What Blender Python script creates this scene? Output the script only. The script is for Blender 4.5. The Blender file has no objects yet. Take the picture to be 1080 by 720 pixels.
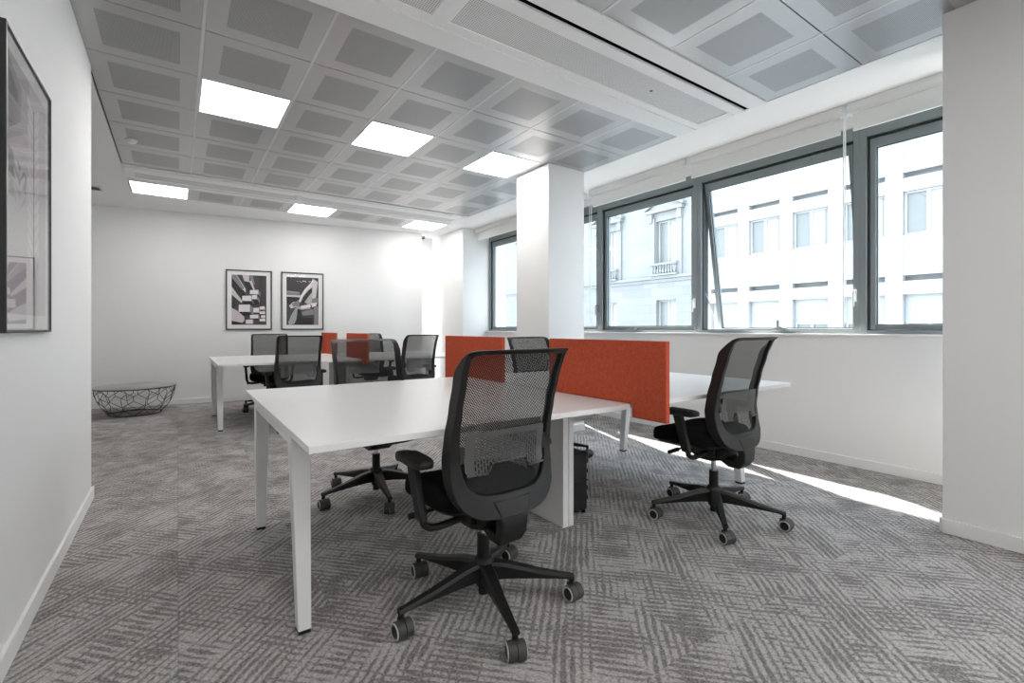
import bpy, bmesh, math, random
from mathutils import Vector, Matrix
random.seed(7)
R = math.radians
C = bpy.context.scene.collection
sc = bpy.context.scene

# ------------------------------------------------------------------ materials
def mat(name, col=(.8, .8, .8), rough=.5, metal=0., spec=.5, build=None):
    m = bpy.data.materials.new(name); m.use_nodes = True
    nt = m.node_tree; b = nt.nodes['Principled BSDF']
    b.inputs['Base Color'].default_value = (*col, 1)
    b.inputs['Roughness'].default_value = rough
    b.inputs['Metallic'].default_value = metal
    b.inputs['Specular IOR Level'].default_value = spec
    if build: build(nt, b)
    return m

class NG:
    """tiny node helper: every call returns an output socket"""
    def __init__(s, nt): s.nt = nt
    def n(s, t, **k):
        d = s.nt.nodes.new(t)
        for a, v in k.items(): setattr(d, a, v)
        return d
    def put(s, sock, v):
        if hasattr(v, 'is_output'): s.nt.links.new(v, sock)
        else: sock.default_value = v
    def m(s, op, a, b=0., c=0.):
        d = s.n('ShaderNodeMath', operation=op)
        s.put(d.inputs[0], a); s.put(d.inputs[1], b); s.put(d.inputs[2], c)
        return d.outputs[0]
    def obj(s): return s.n('ShaderNodeTexCoord').outputs['Object']
    def sep(s, v):
        d = s.n('ShaderNodeSeparateXYZ'); s.put(d.inputs[0], v); return d.outputs
    def comb(s, x=0., y=0., z=0.):
        d = s.n('ShaderNodeCombineXYZ')
        for i, v in enumerate((x, y, z)): s.put(d.inputs[i], v)
        return d.outputs[0]
    def noise(s, v, scale, detail=2., rough=.5):
        d = s.n('ShaderNodeTexNoise'); s.put(d.inputs['Vector'], v)
        d.inputs['Scale'].default_value = scale; d.inputs['Detail'].default_value = detail
        d.inputs['Roughness'].default_value = rough
        return d.outputs['Fac']
    def white(s, v):
        d = s.n('ShaderNodeTexWhiteNoise', noise_dimensions='3D'); s.put(d.inputs['Vector'], v)
        return d.outputs['Value']
    def ramp(s, f, stops):
        d = s.n('ShaderNodeValToRGB'); s.put(d.inputs[0], f); e = d.color_ramp.elements
        e[0].position, e[0].color = stops[0][0], (*stops[0][1], 1)
        e[1].position, e[1].color = stops[-1][0], (*stops[-1][1], 1)
        for p, c in stops[1:-1]:
            x = e.new(p); x.color = (*c, 1)
        return d.outputs[0]
    def mix(s, f, a, b):
        d = s.n('ShaderNodeMix', data_type='RGBA'); s.put(d.inputs[0], f)
        s.put(d.inputs[6], a if hasattr(a, 'is_output') else (*a, 1))
        s.put(d.inputs[7], b if hasattr(b, 'is_output') else (*b, 1))
        return d.outputs[2]
    def bump(s, h, strength=.3, dist=.002):
        d = s.n('ShaderNodeBump'); s.put(d.inputs['Height'], h)
        d.inputs['Strength'].default_value = strength; d.inputs['Distance'].default_value = dist
        return d.outputs[0]

def alpha_holes(holes_fn):
    """procedural see-through weave: opaque where the pattern is 0, open where it is 1"""
    def f(nt, b):
        g = NG(nt); hole = holes_fn(g)
        tr = g.n('ShaderNodeBsdfTransparent'); mx = g.n('ShaderNodeMixShader')
        nt.links.new(hole, mx.inputs[0]); nt.links.new(b.outputs[0], mx.inputs[1]); nt.links.new(tr.outputs[0], mx.inputs[2])
        nt.links.new(mx.outputs[0], nt.nodes['Material Output'].inputs[0])
    return f

def mesh_holes(g):
    o = g.sep(g.obj())
    u = g.m('MULTIPLY', o[0], math.pi / .0085); v = g.m('MULTIPLY', o[2], math.pi / .0058)
    a = g.m('SINE', g.m('ADD', u, g.m('MULTIPLY', v, .55))); c = g.m('SINE', g.m('SUBTRACT', v, g.m('MULTIPLY', u, .25)))
    return g.m('GREATER_THAN', g.m('MULTIPLY', a, a), g.m('SUBTRACT', 1.32, g.m('MULTIPLY', c, c)))
def slot_holes(g):
    o = g.sep(g.obj())
    u = g.m('DIVIDE', o[0], .0125); row = g.m('FLOOR', u)
    fx = g.m('ABSOLUTE', g.m('SUBTRACT', g.m('FRACT', u), .5))
    v = g.m('ADD', g.m('DIVIDE', o[2], .021), g.m('MULTIPLY', row, .5))
    fz = g.m('ABSOLUTE', g.m('SUBTRACT', g.m('FRACT', v), .5))
    inn = g.m('MULTIPLY', g.m('LESS_THAN', fx, .23), g.m('LESS_THAN', fz, .36))
    lim = g.m('MULTIPLY', g.m('LESS_THAN', g.m('ABSOLUTE', o[0]), .152), g.m('LESS_THAN', o[2], .712))
    return g.m('MULTIPLY', inn, lim)

def wall_build(nt, b):
    g = NG(nt); o = g.obj()
    nt.links.new(g.bump(g.noise(o, 140, 3), .06, .002), b.inputs['Normal'])
def carpet_build(nt, b):
    """two-tone tufted carpet tiles: patches of slanting stripes in two directions that break up into dashes"""
    g = NG(nt); o = g.obj(); p = g.sep(o)
    T = .5
    tx = g.m('FLOOR', g.m('DIVIDE', p[0], T)); ty = g.m('FLOOR', g.m('DIVIDE', p[1], T * 2))
    rnd = g.white(g.comb(tx, ty, 3.1)); seed = g.m('MULTIPLY', g.m('FLOOR', g.m('MULTIPLY', rnd, 5.)), 3.7)
    grain = g.noise(o, 115, 3, .8); clump = g.noise(o, 62, 2, .7); wob = g.noise(o, 26, 2); warp = g.noise(o, 3.2, 2)
    c_, s_ = math.cos(R(43)), math.sin(R(43)); out = None; m0 = None
    for k, sg in enumerate((1., -1.)):
        al = g.m('ADD', g.m('MULTIPLY', p[1], c_), g.m('MULTIPLY', p[0], s_ * sg))
        ac = g.m('SUBTRACT', g.m('MULTIPLY', p[0], c_), g.m('MULTIPLY', p[1], s_ * sg))
        acw = g.m('ADD', ac, g.m('ADD', g.m('MULTIPLY', g.m('SUBTRACT', wob, .5), .012), g.m('MULTIPLY', g.m('SUBTRACT', warp, .5), .022)))
        st = g.m('SINE', g.m('MULTIPLY', acw, 2 * math.pi / .030))
        row = g.m('FLOOR', g.m('ADD', g.m('DIVIDE', acw, .030), .25))
        mask = g.noise(g.comb(g.m('MULTIPLY', al, 2.3), g.m('MULTIPLY', ac, 5.4), g.m('ADD', seed, 11.3 * k)), 1., 2, .55)
        if m0 is None: m0 = mask
        else: mask = g.m('SUBTRACT', mask, g.m('MULTIPLY', g.m('SUBTRACT', m0, .47), 1.15))
        dash = g.noise(g.comb(g.m('MULTIPLY', al, 7.), g.m('MULTIPLY', row, 5.17), 2. + k), 1., 2, .6)
        d = g.m('ADD', g.m('MULTIPLY', st, .50), g.m('ADD', g.m('MULTIPLY', g.m('SUBTRACT', mask, .535 + .015 * k), 3.4),
            g.m('ADD', g.m('MULTIPLY', g.m('SUBTRACT', dash, .5), 2.2), g.m('MULTIPLY', g.m('SUBTRACT', clump, .5), 2.4))))
        mr = g.n('ShaderNodeMapRange', interpolation_type='SMOOTHSTEP'); g.put(mr.inputs[0], d); mr.inputs[1].default_value = -.20; mr.inputs[2].default_value = .42
        out = mr.outputs[0] if out is None else g.m('MAXIMUM', out, mr.outputs[0])
    gr = g.m('ADD', g.m('MULTIPLY', g.m('SUBTRACT', grain, .5), 1.5), g.m('MULTIPLY', g.m('SUBTRACT', clump, .5), .8))
    v = g.m('ADD', g.m('SUBTRACT', .78, g.m('MULTIPLY', out, .42)), gr)
    col = g.ramp(v, [(.08, CARPET[0]), (.42, CARPET[1]), (.95, CARPET[2])])
    fx = g.m('FRACT', g.m('DIVIDE', p[0], T)); fy = g.m('FRACT', g.m('DIVIDE', p[1], T * 2))
    seam = g.m('MAXIMUM', g.m('LESS_THAN', fx, .005), g.m('LESS_THAN', fy, .0025))
    col = g.mix(g.m('MULTIPLY', seam, .3), col, CARPET[0])
    nt.links.new(col, b.inputs['Base Color'])
    nt.links.new(g.bump(g.m('ADD', grain, g.m('MULTIPLY', v, .4)), .5, .004), b.inputs['Normal'])
def felt_build(nt, b):
    g = NG(nt); o = g.obj()
    f = g.m('ADD', g.m('MULTIPLY', g.noise(o, 220, 3, .7), .6), g.m('MULTIPLY', g.noise(o, 45, 3, .7), .4))
    nt.links.new(g.ramp(f, [(.33, (.40, .062, .030)), (.66, (.60, .118, .060))]), b.inputs['Base Color'])
    nt.links.new(g.bump(f, .35, .002), b.inputs['Normal'])
def fabric_build(nt, b):
    g = NG(nt); o = g.obj()
    nt.links.new(g.bump(g.noise(o, 600, 2, .7), .3, .001), b.inputs['Normal'])
def dots(pitch, lo, hi, r=.32):
    def f(nt, b):
        g = NG(nt); o = g.sep(g.obj())
        fx = g.m('SUBTRACT', g.m('FRACT', g.m('DIVIDE', o[0], pitch)), .5)
        fy = g.m('SUBTRACT', g.m('FRACT', g.m('DIVIDE', o[1], pitch)), .5)
        d = g.m('SQRT', g.m('ADD', g.m('MULTIPLY', fx, fx), g.m('MULTIPLY', fy, fy)))
        nt.links.new(g.mix(g.m('LESS_THAN', d, r), hi, lo), b.inputs['Base Color'])
    return f
def glass_mat(name, tint=(.96, .98, .98), ior=1.45):
    m = bpy.data.materials.new(name); m.use_nodes = True; nt = m.node_tree; g = NG(nt)
    nt.nodes.remove(nt.nodes['Principled BSDF'])
    tr = g.n('ShaderNodeBsdfTransparent'); tr.inputs[0].default_value = (*tint, 1)
    gl = g.n('ShaderNodeBsdfGlossy'); gl.inputs['Roughness'].default_value = .01
    fr = g.n('ShaderNodeFresnel'); geo = g.n('ShaderNodeNewGeometry')
    # leaving the thin pane is the mirror case of entering it (no total reflection)
    nt.links.new(g.m('ADD', ior, g.m('MULTIPLY', geo.outputs['Backfacing'], 1 / ior - ior)), fr.inputs[0])
    mx = g.n('ShaderNodeMixShader')
    nt.links.new(fr.outputs[0], mx.inputs[0]); nt.links.new(tr.outputs[0], mx.inputs[1]); nt.links.new(gl.outputs[0], mx.inputs[2])
    nt.links.new(mx.outputs[0], nt.nodes['Material Output'].inputs[0])
    return m
def emit(name, col, s):
    m = mat(name, col, .6)
    b = m.node_tree.nodes['Principled BSDF']
    b.inputs['Emission Color'].default_value = (*col, 1); b.inputs['Emission Strength'].default_value = s
    return m
def stone_build(nt, b):
    g = NG(nt); o = g.obj()
    f = g.m('ADD', g.m('MULTIPLY', g.noise(o, .8, 4, .6), .6), g.m('MULTIPLY', g.noise(o, 9, 3, .6), .4))
    nt.links.new(g.ramp(f, [(.35, (0.261, 0.258, 0.255)), (.65, (0.296, 0.292, 0.289))]), b.inputs['Base Color'])
def neo_build(nt, b):
    g = NG(nt); o = g.obj()
    f = g.m('ADD', g.m('MULTIPLY', g.noise(o, .8, 4, .6), .6), g.m('MULTIPLY', g.noise(o, 9, 3, .6), .4))
    nt.links.new(g.ramp(f, [(.35, (0.158, 0.158, 0.155)), (.65, (0.190, 0.190, 0.188))]), b.inputs['Base Color'])
def ashlar_build(nt, b):
    g = NG(nt); o = g.sep(g.obj())
    row = g.m('FLOOR', g.m('DIVIDE', o[2], .42))
    fz = g.m('FRACT', g.m('DIVIDE', o[2], .42))
    fy = g.m('FRACT', g.m('ADD', g.m('DIVIDE', o[1], .95), g.m('MULTIPLY', row, .5)))
    j = g.m('MAXIMUM', g.m('LESS_THAN', fz, .07), g.m('LESS_THAN', fy, .03))
    tone = g.white(g.comb(g.m('FLOOR', g.m('ADD', g.m('DIVIDE', o[1], .95), g.m('MULTIPLY', row, .5))), row, 0.))
    base = g.ramp(tone, [(0., (0.152, 0.152, 0.152)), (1., (0.180, 0.180, 0.180))])
    nt.links.new(g.mix(j, base, (0.131, 0.131, 0.131)), b.inputs['Base Color'])

CARPET = [(.098, .090, .087), (.250, .234, .229), (.56, .53, .52)]
EMIT = 13.0
M = {}
M['wall'] = mat('white_paint', (.83, .825, .818), .75, build=wall_build)
M['ceil'] = mat('plaster', (.86, .86, .855), .8, build=wall_build)
M['carpet'] = mat('carpet', (.2, .2, .2), .95, spec=.1, build=carpet_build)
M['tile'] = mat('tile_metal', (.47, .47, .47), .30, .55)
M['tile_perf'] = mat('tile_perforated', (.34, .34, .34), .38, .5, build=dots(.006, (.16, .16, .16), (.41, .41, .41)))
M['groove'] = mat('groove', (.10, .10, .10), .8)
M['tee'] = mat('tee_metal', (.60, .60, .60), .4, .2)
M['beam'] = mat('beam_white', (.80, .80, .80), .45)
M['beam_perf'] = mat('beam_perforated', (.6, .6, .6), .5, build=dots(.013, (.30, .30, .30), (.70, .70, .70), .30))
M['black'] = mat('black_plastic', (.011, .0105, .0105), .45, spec=.35)
M['black_soft'] = mat('black_soft', (.010, .010, .010), .5, spec=.4)
M['fabric'] = mat('black_fabric', (.007, .007, .0075), .95, spec=.15, build=fabric_build)
M['mesh'] = mat('back_mesh', (.012, .012, .012), .7, spec=.3, build=alpha_holes(mesh_holes))
M['lumbar'] = mat('lumbar', (.075, .074, .073), .5, build=alpha_holes(slot_holes))
M['chrome'] = mat('steel', (.6, .6, .6), .25, 1.)
M['tread'] = mat('wheel_tread', (.045, .043, .042), .6)
M['rim'] = mat('wheel_rim', (.42, .42, .42), .5)
M['desk'] = mat('white_laminate', (.76, .75, .745), .32)
M['desk_metal'] = mat('white_metal', (.70, .70, .69), .4)
M['felt'] = mat('orange_felt', (.5, .1, .05), .95, spec=.1, build=felt_build)
M['frame'] = mat('window_metal', (.25, .28, .285), .38, .3)
M['frame_dark'] = mat('gasket', (.03, .033, .035), .6)
M['slot'] = mat('slot_black', (.004, .004, .004), .9, spec=0.)
M['glass'] = glass_mat('glass')
M['pglass'] = glass_mat('picture_glass', (1, 1, 1), 1.22)
M['blind'] = mat('blind_fabric', (.80, .80, .78), .8)
M['cord'] = mat('clear_chain', (.85, .87, .88), .3)
M['light'] = emit('light_panel', (1., .985, .96), EMIT)
M['white_pl'] = mat('white_plastic', (.8, .8, .8), .4)
M['wire'] = mat('wire', (.02, .02, .02), .45)
M['tabletop'] = mat('grey_top', (.30, .29, .285), .3)
M['pframe'] = mat('picture_frame', (.018, .018, .018), .35)
M['mount'] = mat('mount', (.84, .835, .82), .8)
for nm, c in (('p_dark', (.06, .056, .058)), ('p_black', (.022, .021, .022)), ('p_mid', (.24, .22, .23)), ('p_light', (.62, .56, .58)), ('p_pale', (.78, .72, .74)), ('p_grey', (.42, .41, .41))):
    M[nm] = mat(nm, c, .7)
M['neo'] = mat('pale_stone', (.6, .6, .6), .85, build=neo_build)
M['render'] = mat('white_render', (.85, .85, .85), .85, build=stone_build)
M['ashlar'] = mat('ashlar', (.8, .8, .8), .85, build=ashlar_build)
M['out_dark'] = mat('recess_grey', (0.168, 0.168, 0.164), .7)
M['out_pane'] = mat('dark_pane', (0.124, 0.128, 0.124), .3)
M['curtain'] = mat('curtain', (0.272, 0.272, 0.268), .8)
M['shutter'] = mat('shutter', (0.280, 0.280, 0.276), .6)
M['asphalt'] = mat('asphalt', (.25, .25, .25), .9, build=wall_build)

# ------------------------------------------------------------------ mesh builder
class MB:
    def __init__(s): s.v = []; s.f = []; s.mi = []; s.cur = 0
    def add(s, vs, fs):
        o = len(s.v); s.v += [tuple(v) for v in vs]
        for f in fs: s.f.append(tuple(i + o for i in f)); s.mi.append(s.cur)
        return s
    def m(s, i): s.cur = i; return s
    def hexa(s, b, t):          # 4 bottom, 4 top points, both counter-clockwise from above
        return s.add(list(b) + list(t), [(3, 2, 1, 0), (4, 5, 6, 7), (0, 1, 5, 4), (1, 2, 6, 5), (2, 3, 7, 6), (3, 0, 4, 7)])
    def box(s, x0, x1, y0, y1, z0, z1):
        return s.hexa([(x0, y0, z0), (x1, y0, z0), (x1, y1, z0), (x0, y1, z0)], [(x0, y0, z1), (x1, y0, z1), (x1, y1, z1), (x0, y1, z1)])
    def cyl(s, a, b, r0, r1=None, n=16, cap=True):
        a = Vector(a); b = Vector(b); r1 = r0 if r1 is None else r1
        d = (b - a).normalized(); q = d.to_track_quat('Z', 'Y')
        vs = []
        for p, r in ((a, r0), (b, r1)):
            for i in range(n):
                t = 2 * math.pi * i / n; vs.append(p + q @ Vector((r * math.cos(t), r * math.sin(t), 0)))
        fs = [(i, (i + 1) % n, n + (i + 1) % n, n + i) for i in range(n)]
        if cap: fs += [tuple(range(n - 1, -1, -1)), tuple(range(n, 2 * n))]
        return s.add(vs, fs)
    def tube(s, pts, r, n=10, closed=False):
        pts = [Vector(p) for p in pts]; N = len(pts); vs = []; up = None
        for i, p in enumerate(pts):
            if closed: d = pts[(i + 1) % N] - pts[i - 1]
            else: d = pts[min(i + 1, N - 1)] - pts[max(i - 1, 0)]
            d.normalize()
            if up is None: up = d.orthogonal().normalized()
            up = (up - d * up.dot(d)); up = up.normalized() if up.length > 1e-6 else d.orthogonal().normalized()
            w = d.cross(up); rr = r[i] if isinstance(r, (list, tuple)) else r
            for k in range(n):
                t = 2 * math.pi * k / n; vs.append(p + up * (rr * math.cos(t)) + w * (rr * math.sin(t)))
        fs = []
        for i in range(N if closed else N - 1):
            j = (i + 1) % N
            for k in range(n): fs.append((i * n + k, i * n + (k + 1) % n, j * n + (k + 1) % n, j * n + k))
        if not closed: fs += [tuple(range(n - 1, -1, -1)), tuple(range((N - 1) * n, N * n))]
        return s.add(vs, fs)
    def lathe(s, prof, n=32, c=(0, 0, 0)):
        vs = []; N = len(prof)
        for r, z in prof:
            for k in range(n):
                t = 2 * math.pi * k / n; vs.append((c[0] + r * math.cos(t), c[1] + r * math.sin(t), c[2] + z))
        fs = [(i * n + k, i * n + (k + 1) % n, (i + 1) * n + (k + 1) % n, (i + 1) * n + k) for i in range(N - 1) for k in range(n)]
        fs += [tuple(range(n - 1, -1, -1)), tuple(range((N - 1) * n, N * n))]
        return s.add(vs, fs)
    def prism(s, poly, ax, a0, a1):   # polygon in the two other axes, extruded along ax
        def pt(p, a):
            return (a, p[0], p[1]) if ax == 'x' else (p[0], a, p[1]) if ax == 'y' else (p[0], p[1], a)
        n = len(poly)
        return s.add([pt(p, a0) for p in poly] + [pt(p, a1) for p in poly],
                     [tuple(range(n - 1, -1, -1)), tuple(range(n, 2 * n))] + [(i, (i + 1) % n, n + (i + 1) % n, n + i) for i in range(n)])
    def quad(s, a, b, c, d): return s.add([a, b, c, d], [(0, 1, 2, 3)])
    def build(s, name, mats, parent=None, bevel=0, smooth=None, seg=2, fix=True):
        me = bpy.data.meshes.new(name); me.from_pydata(s.v, [], s.f)
        for mm in (mats if isinstance(mats, (list, tuple)) else [mats]): me.materials.append(mm)
        me.polygons.foreach_set('material_index', s.mi)
        if fix:
            bm = bmesh.new(); bm.from_mesh(me); bmesh.ops.recalc_face_normals(bm, faces=bm.faces); bm.to_mesh(me); bm.free()
        if smooth is not None:
            me.polygons.foreach_set('use_smooth', [True] * len(me.polygons)); me.set_sharp_from_angle(angle=R(smooth))
        o = bpy.data.objects.new(name, me); C.objects.link(o)
        if parent: o.parent = parent
        if bevel:
            b = o.modifiers.new('bevel', 'BEVEL'); b.width = bevel; b.segments = seg; b.limit_method = 'ANGLE'; b.angle_limit = R(35)
            b.harden_normals = False
        return o
def empty(name, loc=(0, 0, 0), rz=0.):
    o = bpy.data.objects.new(name, None); C.objects.link(o); o.location = loc; o.rotation_euler = (0, 0, rz); o.empty_display_size = .1
    return o
def tag(o, label, cat, group=None):
    o['label'] = label; o['category'] = cat
    if group: o['group'] = group
    return o
def struct(o): o['kind'] = 'structure'; return o
KIDS = {}
def copy_tree(o, parent=None):
    c = o.copy(); C.objects.link(c)
    if parent: c.parent = parent
    for ch in list(o.children): copy_tree(ch, c)
    return c
def spline(pts, n):     # Catmull-Rom through points
    out = []
    P = [pts[0]] + list(pts) + [pts[-1]]
    for i in range(1, len(P) - 2):
        p0, p1, p2, p3 = P[i - 1], P[i], P[i + 1], P[i + 2]
        for k in range(n):
            t = k / n
            out.append(tuple(.5 * (2 * b + (c - a) * t + (2 * a - 5 * b + 4 * c - d) * t * t + (3 * b - a - 3 * c + d) * t ** 3) for a, b, c, d in zip(p0, p1, p2, p3)))
    out.append(tuple(pts[-1])); return out
def lerp_tab(tab, x):
    if x <= tab[0][0]: return tab[0][1]
    for (a, va), (b, vb) in zip(tab, tab[1:]):
        if x <= b:
            t = (x - a) / (b - a); t = t * t * (3 - 2 * t) * .5 + t * .5
            return va + (vb - va) * t
    return tab[-1][1]

# ------------------------------------------------------------------ camera
F, CX, Y0 = 505., 540., 346.5
YAW = math.atan2(352.5, F)
HC = 1.11
cam = bpy.data.cameras.new('camera'); co = bpy.data.objects.new('camera', cam); C.objects.link(co)
cam.sensor_width = 36; cam.lens = 36 * F / 1080; cam.sensor_fit = 'HORIZONTAL'
cam.shift_y = -(360 - Y0) / 1080
co.location = (0, 0, HC); co.rotation_euler = (R(90), 0, -YAW); cam.clip_start = .02
sc.camera = co

# ------------------------------------------------------------------ room shell
ZC = 2.83
XW = 4.46                       # inner face of the window wall
XL = -.465                      # face of the near left wall
YL = 4.15                       # where it ends
BK0, BK1 = Vector((-2.6, 9.033)), Vector((3.61, 8.02))     # the slightly skewed end wall
bd = (BK1 - BK0).normalized(); bn = Vector((bd.y, -bd.x))  # bn points into the room
def bk(s, z, off=0.):           # point on the end wall: s along from x = -.989
    p = Vector((-.989, 8.77)) + bd * s + bn * off
    return (p.x, p.y, z)
b = MB(); b.box(-2.7, 4.9, -3.2, 9.4, -.1, 0); struct(b.build('floor', M['carpet']))
b = MB(); b.box(XL - .16, XL, -3.0, YL, 0, ZC); struct(b.build('wall_left', M['wall']))
b = MB(); b.box(-2.72, -2.6, YL - .16, 9.4, 0, ZC); b.box(-2.6, XL - .16, YL - .16, YL, 0, ZC); struct(b.build('wall_left_alcove', M['wall']))
b = MB(); p0, p1 = BK0, BK1; q0, q1 = p0 - bn * .12, p1 - bn * .12
b.hexa([(p0.x, p0.y, 0), (p1.x, p1.y, 0), (q1.x, q1.y, 0), (q0.x, q0.y, 0)], [(p0.x, p0.y, ZC), (p1.x, p1.y, ZC), (q1.x, q1.y, ZC), (q0.x, q0.y, ZC)])
struct(b.build('wall_back', M['wall']))
b = MB(); b.box(3.3, 4.6, 8.36, 8.5, 0, ZC); struct(b.build('wall_back_niche', M['wall']))
b = MB(); b.box(-.7, 4.9, -3.12, -3.0, 0, ZC); struct(b.build('wall_front', M['wall']))
# window wall: parapet, head, the flush pier at the far end and the piece behind the camera
b = MB()
b.box(XW, 4.86, -3.0, 8.5, 0, 1.05); b.box(XW, 4.86, -3.0, 8.5, 2.74, 3.1)
b.box(3.98, 4.86, 7.16, 8.36, 0, ZC); b.box(XW, 4.86, -3.0, -2.9, 1.05, 2.74)
struct(b.build('wall_right', M['wall']))
b = MB(); b.box(4.425, 4.52, -2.9, 7.16, 1.05, 1.068); struct(b.build('trim_1', M['wall'], bevel=.003))
# plaster margins round the tile field
b = MB()
b.box(3.67, 4.46, -3.0, 9.4, ZC, ZC + .06); b.box(-2.7, -.485, -3.0, 9.4, ZC, ZC + .06)
b.box(-.485, 3.67, 7.70, 9.4, ZC, ZC + .06); b.box(-2.7, 4.9, -3.2, 9.4, ZC + .3, ZC + .36)
struct(b.build('ceiling_margin', M['ceil']))
# columns
b = MB(); b.box(3.15, 3.65, 3.85, 4.42, 0, ZC); struct(b.build('column', M['wall'], bevel=.004))
b = MB(); b.box(3.43, 3.95, .23, .80, 0, ZC); struct(b.build('column', M['wall'], bevel=.004))
# baseboards
BH = .075
def skirting(name, pts, t=.014):
    b = MB()
    for (x0, y0), (x1, y1) in pts:
        d = Vector((x1 - x0, y1 - y0)).normalized(); n = Vector((d.y, -d.x)) * t
        b.hexa([(x0, y0, 0), (x1, y1, 0), (x1 + n.x, y1 + n.y, 0), (x0 + n.x, y0 + n.y, 0)][::-1],
               [(x0, y0, BH), (x1, y1, BH), (x1 + n.x, y1 + n.y, BH), (x0 + n.x, y0 + n.y, BH)][::-1])
    struct(b.build(name, M['wall'], bevel=.002))
skirting('baseboard_left', [((XL, -3), (XL, YL + .014)), ((XL + .0, YL), (-2.6, YL))][:1])
skirting('baseboard_back', [((BK0.x, BK0.y), (BK1.x, BK1.y))])
skirting('baseboard_right', [((XW, 7.16), (XW, -3.0)), ((3.98, 8.36), (3.98, 7.16))])
skirting('baseboard_column', [((3.43, .80), (3.43, .23)), ((3.95, .80), (3.43, .80)), ((3.43, .23), (3.95, .23))])
skirting('baseboard_column', [((3.15, 4.42), (3.15, 3.85)), ((3.15, 3.85), (3.65, 3.85))])

# ------------------------------------------------------------------ ceiling of metal tiles
XG = [-.482, .121] + [.121 + .5925 * i for i in range(1, 7)]
XG[-1] = 3.67
YA = [2.655 + .624 * i for i in range(7)]                # far field, up to the second beam
YB = [7.09, 7.69]
YF = [1.865 - .612 * i for i in range(9)][::-1]          # field behind / over the camera
LIGHTS = {(1, 'A', 2), (3, 'A', 2), (5, 'A', 2), (0, 'B', 0), (3, 'B', 0), (6, 'B', 0), (1, 'F', 4), (3, 'F', 4), (1, 'F', 1), (4, 'F', 1)}  # panels behind the camera are out of view, added as fill light
fld = {'A': YA, 'B': YB, 'F': YF}
b = MB(); lights = []
b.m(2); b.box(-.485, 3.67, -3.06, 7.70, ZC + .022, ZC + .03)
for key, ys in fld.items():
    for j in range(len(ys) - 1):
        for i in range(len(XG) - 1):
            x0, x1, y0, y1 = XG[i], XG[i + 1], ys[j], ys[j + 1]
            if (i, key, j) in LIGHTS: lights.append((x0, x1, y0, y1)); continue
            g = .0035
            x0 += .010; x1 -= .010; y0 += g; y1 -= g
            m = .105; ex, ey = (x1 - x0) * .17, (y1 - y0) * .17
            a0, a1, c0, c1 = x0 + ex, x1 - ex, y0 + ey, y1 - ey
            z, zz = ZC, ZC + .02
            b.m(0)
            o = [(x0, y0, z), (x1, y0, z), (x1, y1, z), (x0, y1, z)]; n = [(a0, c0, z), (a1, c0, z), (a1, c1, z), (a0, c1, z)]
            t = [(p[0], p[1], zz) for p in o]
            b.add(o + n + t, [(0, 1, 5, 4), (1, 2, 6, 5), (2, 3, 7, 6), (3, 0, 4, 7), (0, 1, 9, 8), (1, 2, 10, 9), (2, 3, 11, 10), (3, 0, 8, 11)])
            b.m(1); b.add(n, [(0, 1, 2, 3)])
# the lengthwise tee bars
b.m(3)
for x in XG[1:-1]:
    for ys in fld.values(): b.box(x - .009, x + .009, ys[0], ys[-1], ZC - .001, ZC + .021)
struct(b.build('ceiling', [M['tile'], M['tile_perf'], M['groove'], M['tee']], fix=False))
LL = ['left ceiling light panel of the row beyond the large white beam',
      'middle ceiling light panel of the row beyond the large white beam',
      'ceiling light panel nearest the square column',
      'ceiling light panel at the far left corner of the tile field near the end wall',
      'middle ceiling light panel of the row next to the end wall',
      'far right ceiling light panel close to the niche in the end wall']
order = {(1, 3): 0, (3, 3): 1, (5, 3): 2}
def light_panel(x0, x1, y0, y1, label):
    t = empty('ceiling_light', ((x0 + x1) / 2, (y0 + y1) / 2, ZC)); tag(t, label, 'ceiling light', 'square ceiling light panels')
    hx, hy = (x1 - x0) / 2 - .01, (y1 - y0) / 2 - .004
    b = MB(); f = .012
    for bx in ((-hx, hx, -hy, -hy + f), (-hx, hx, hy - f, hy), (-hx, -hx + f, -hy + f, hy - f), (hx - f, hx, -hy + f, hy - f)): b.box(*bx, -.004, .018)
    b.build('frame', M['white_pl'], t)
    b = MB(); b.box(-hx + f, hx - f, -hy + f, hy - f, 0., .014); b.build('diffuser', M['light'], t)
lights.sort(key=lambda q: (q[2] < 2.5, q[2], q[0]))
front = [q for q in lights if 2.5 < q[2] < 6.5]; back = [q for q in lights if q[2] > 6.5]; near = [q for q in lights if q[2] < 2.5]
for q, l in zip(front, LL[:3]): light_panel(*q, l)
for q, l in zip(back, LL[3:]): light_panel(*q, l)
NL = ['left ceiling light panel far behind the photographer', 'right ceiling light panel far behind the photographer', 'left ceiling light panel just behind the photographer', 'right ceiling light panel just behind the photographer']
for q, l in zip(near, NL): light_panel(*q, l)

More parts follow.
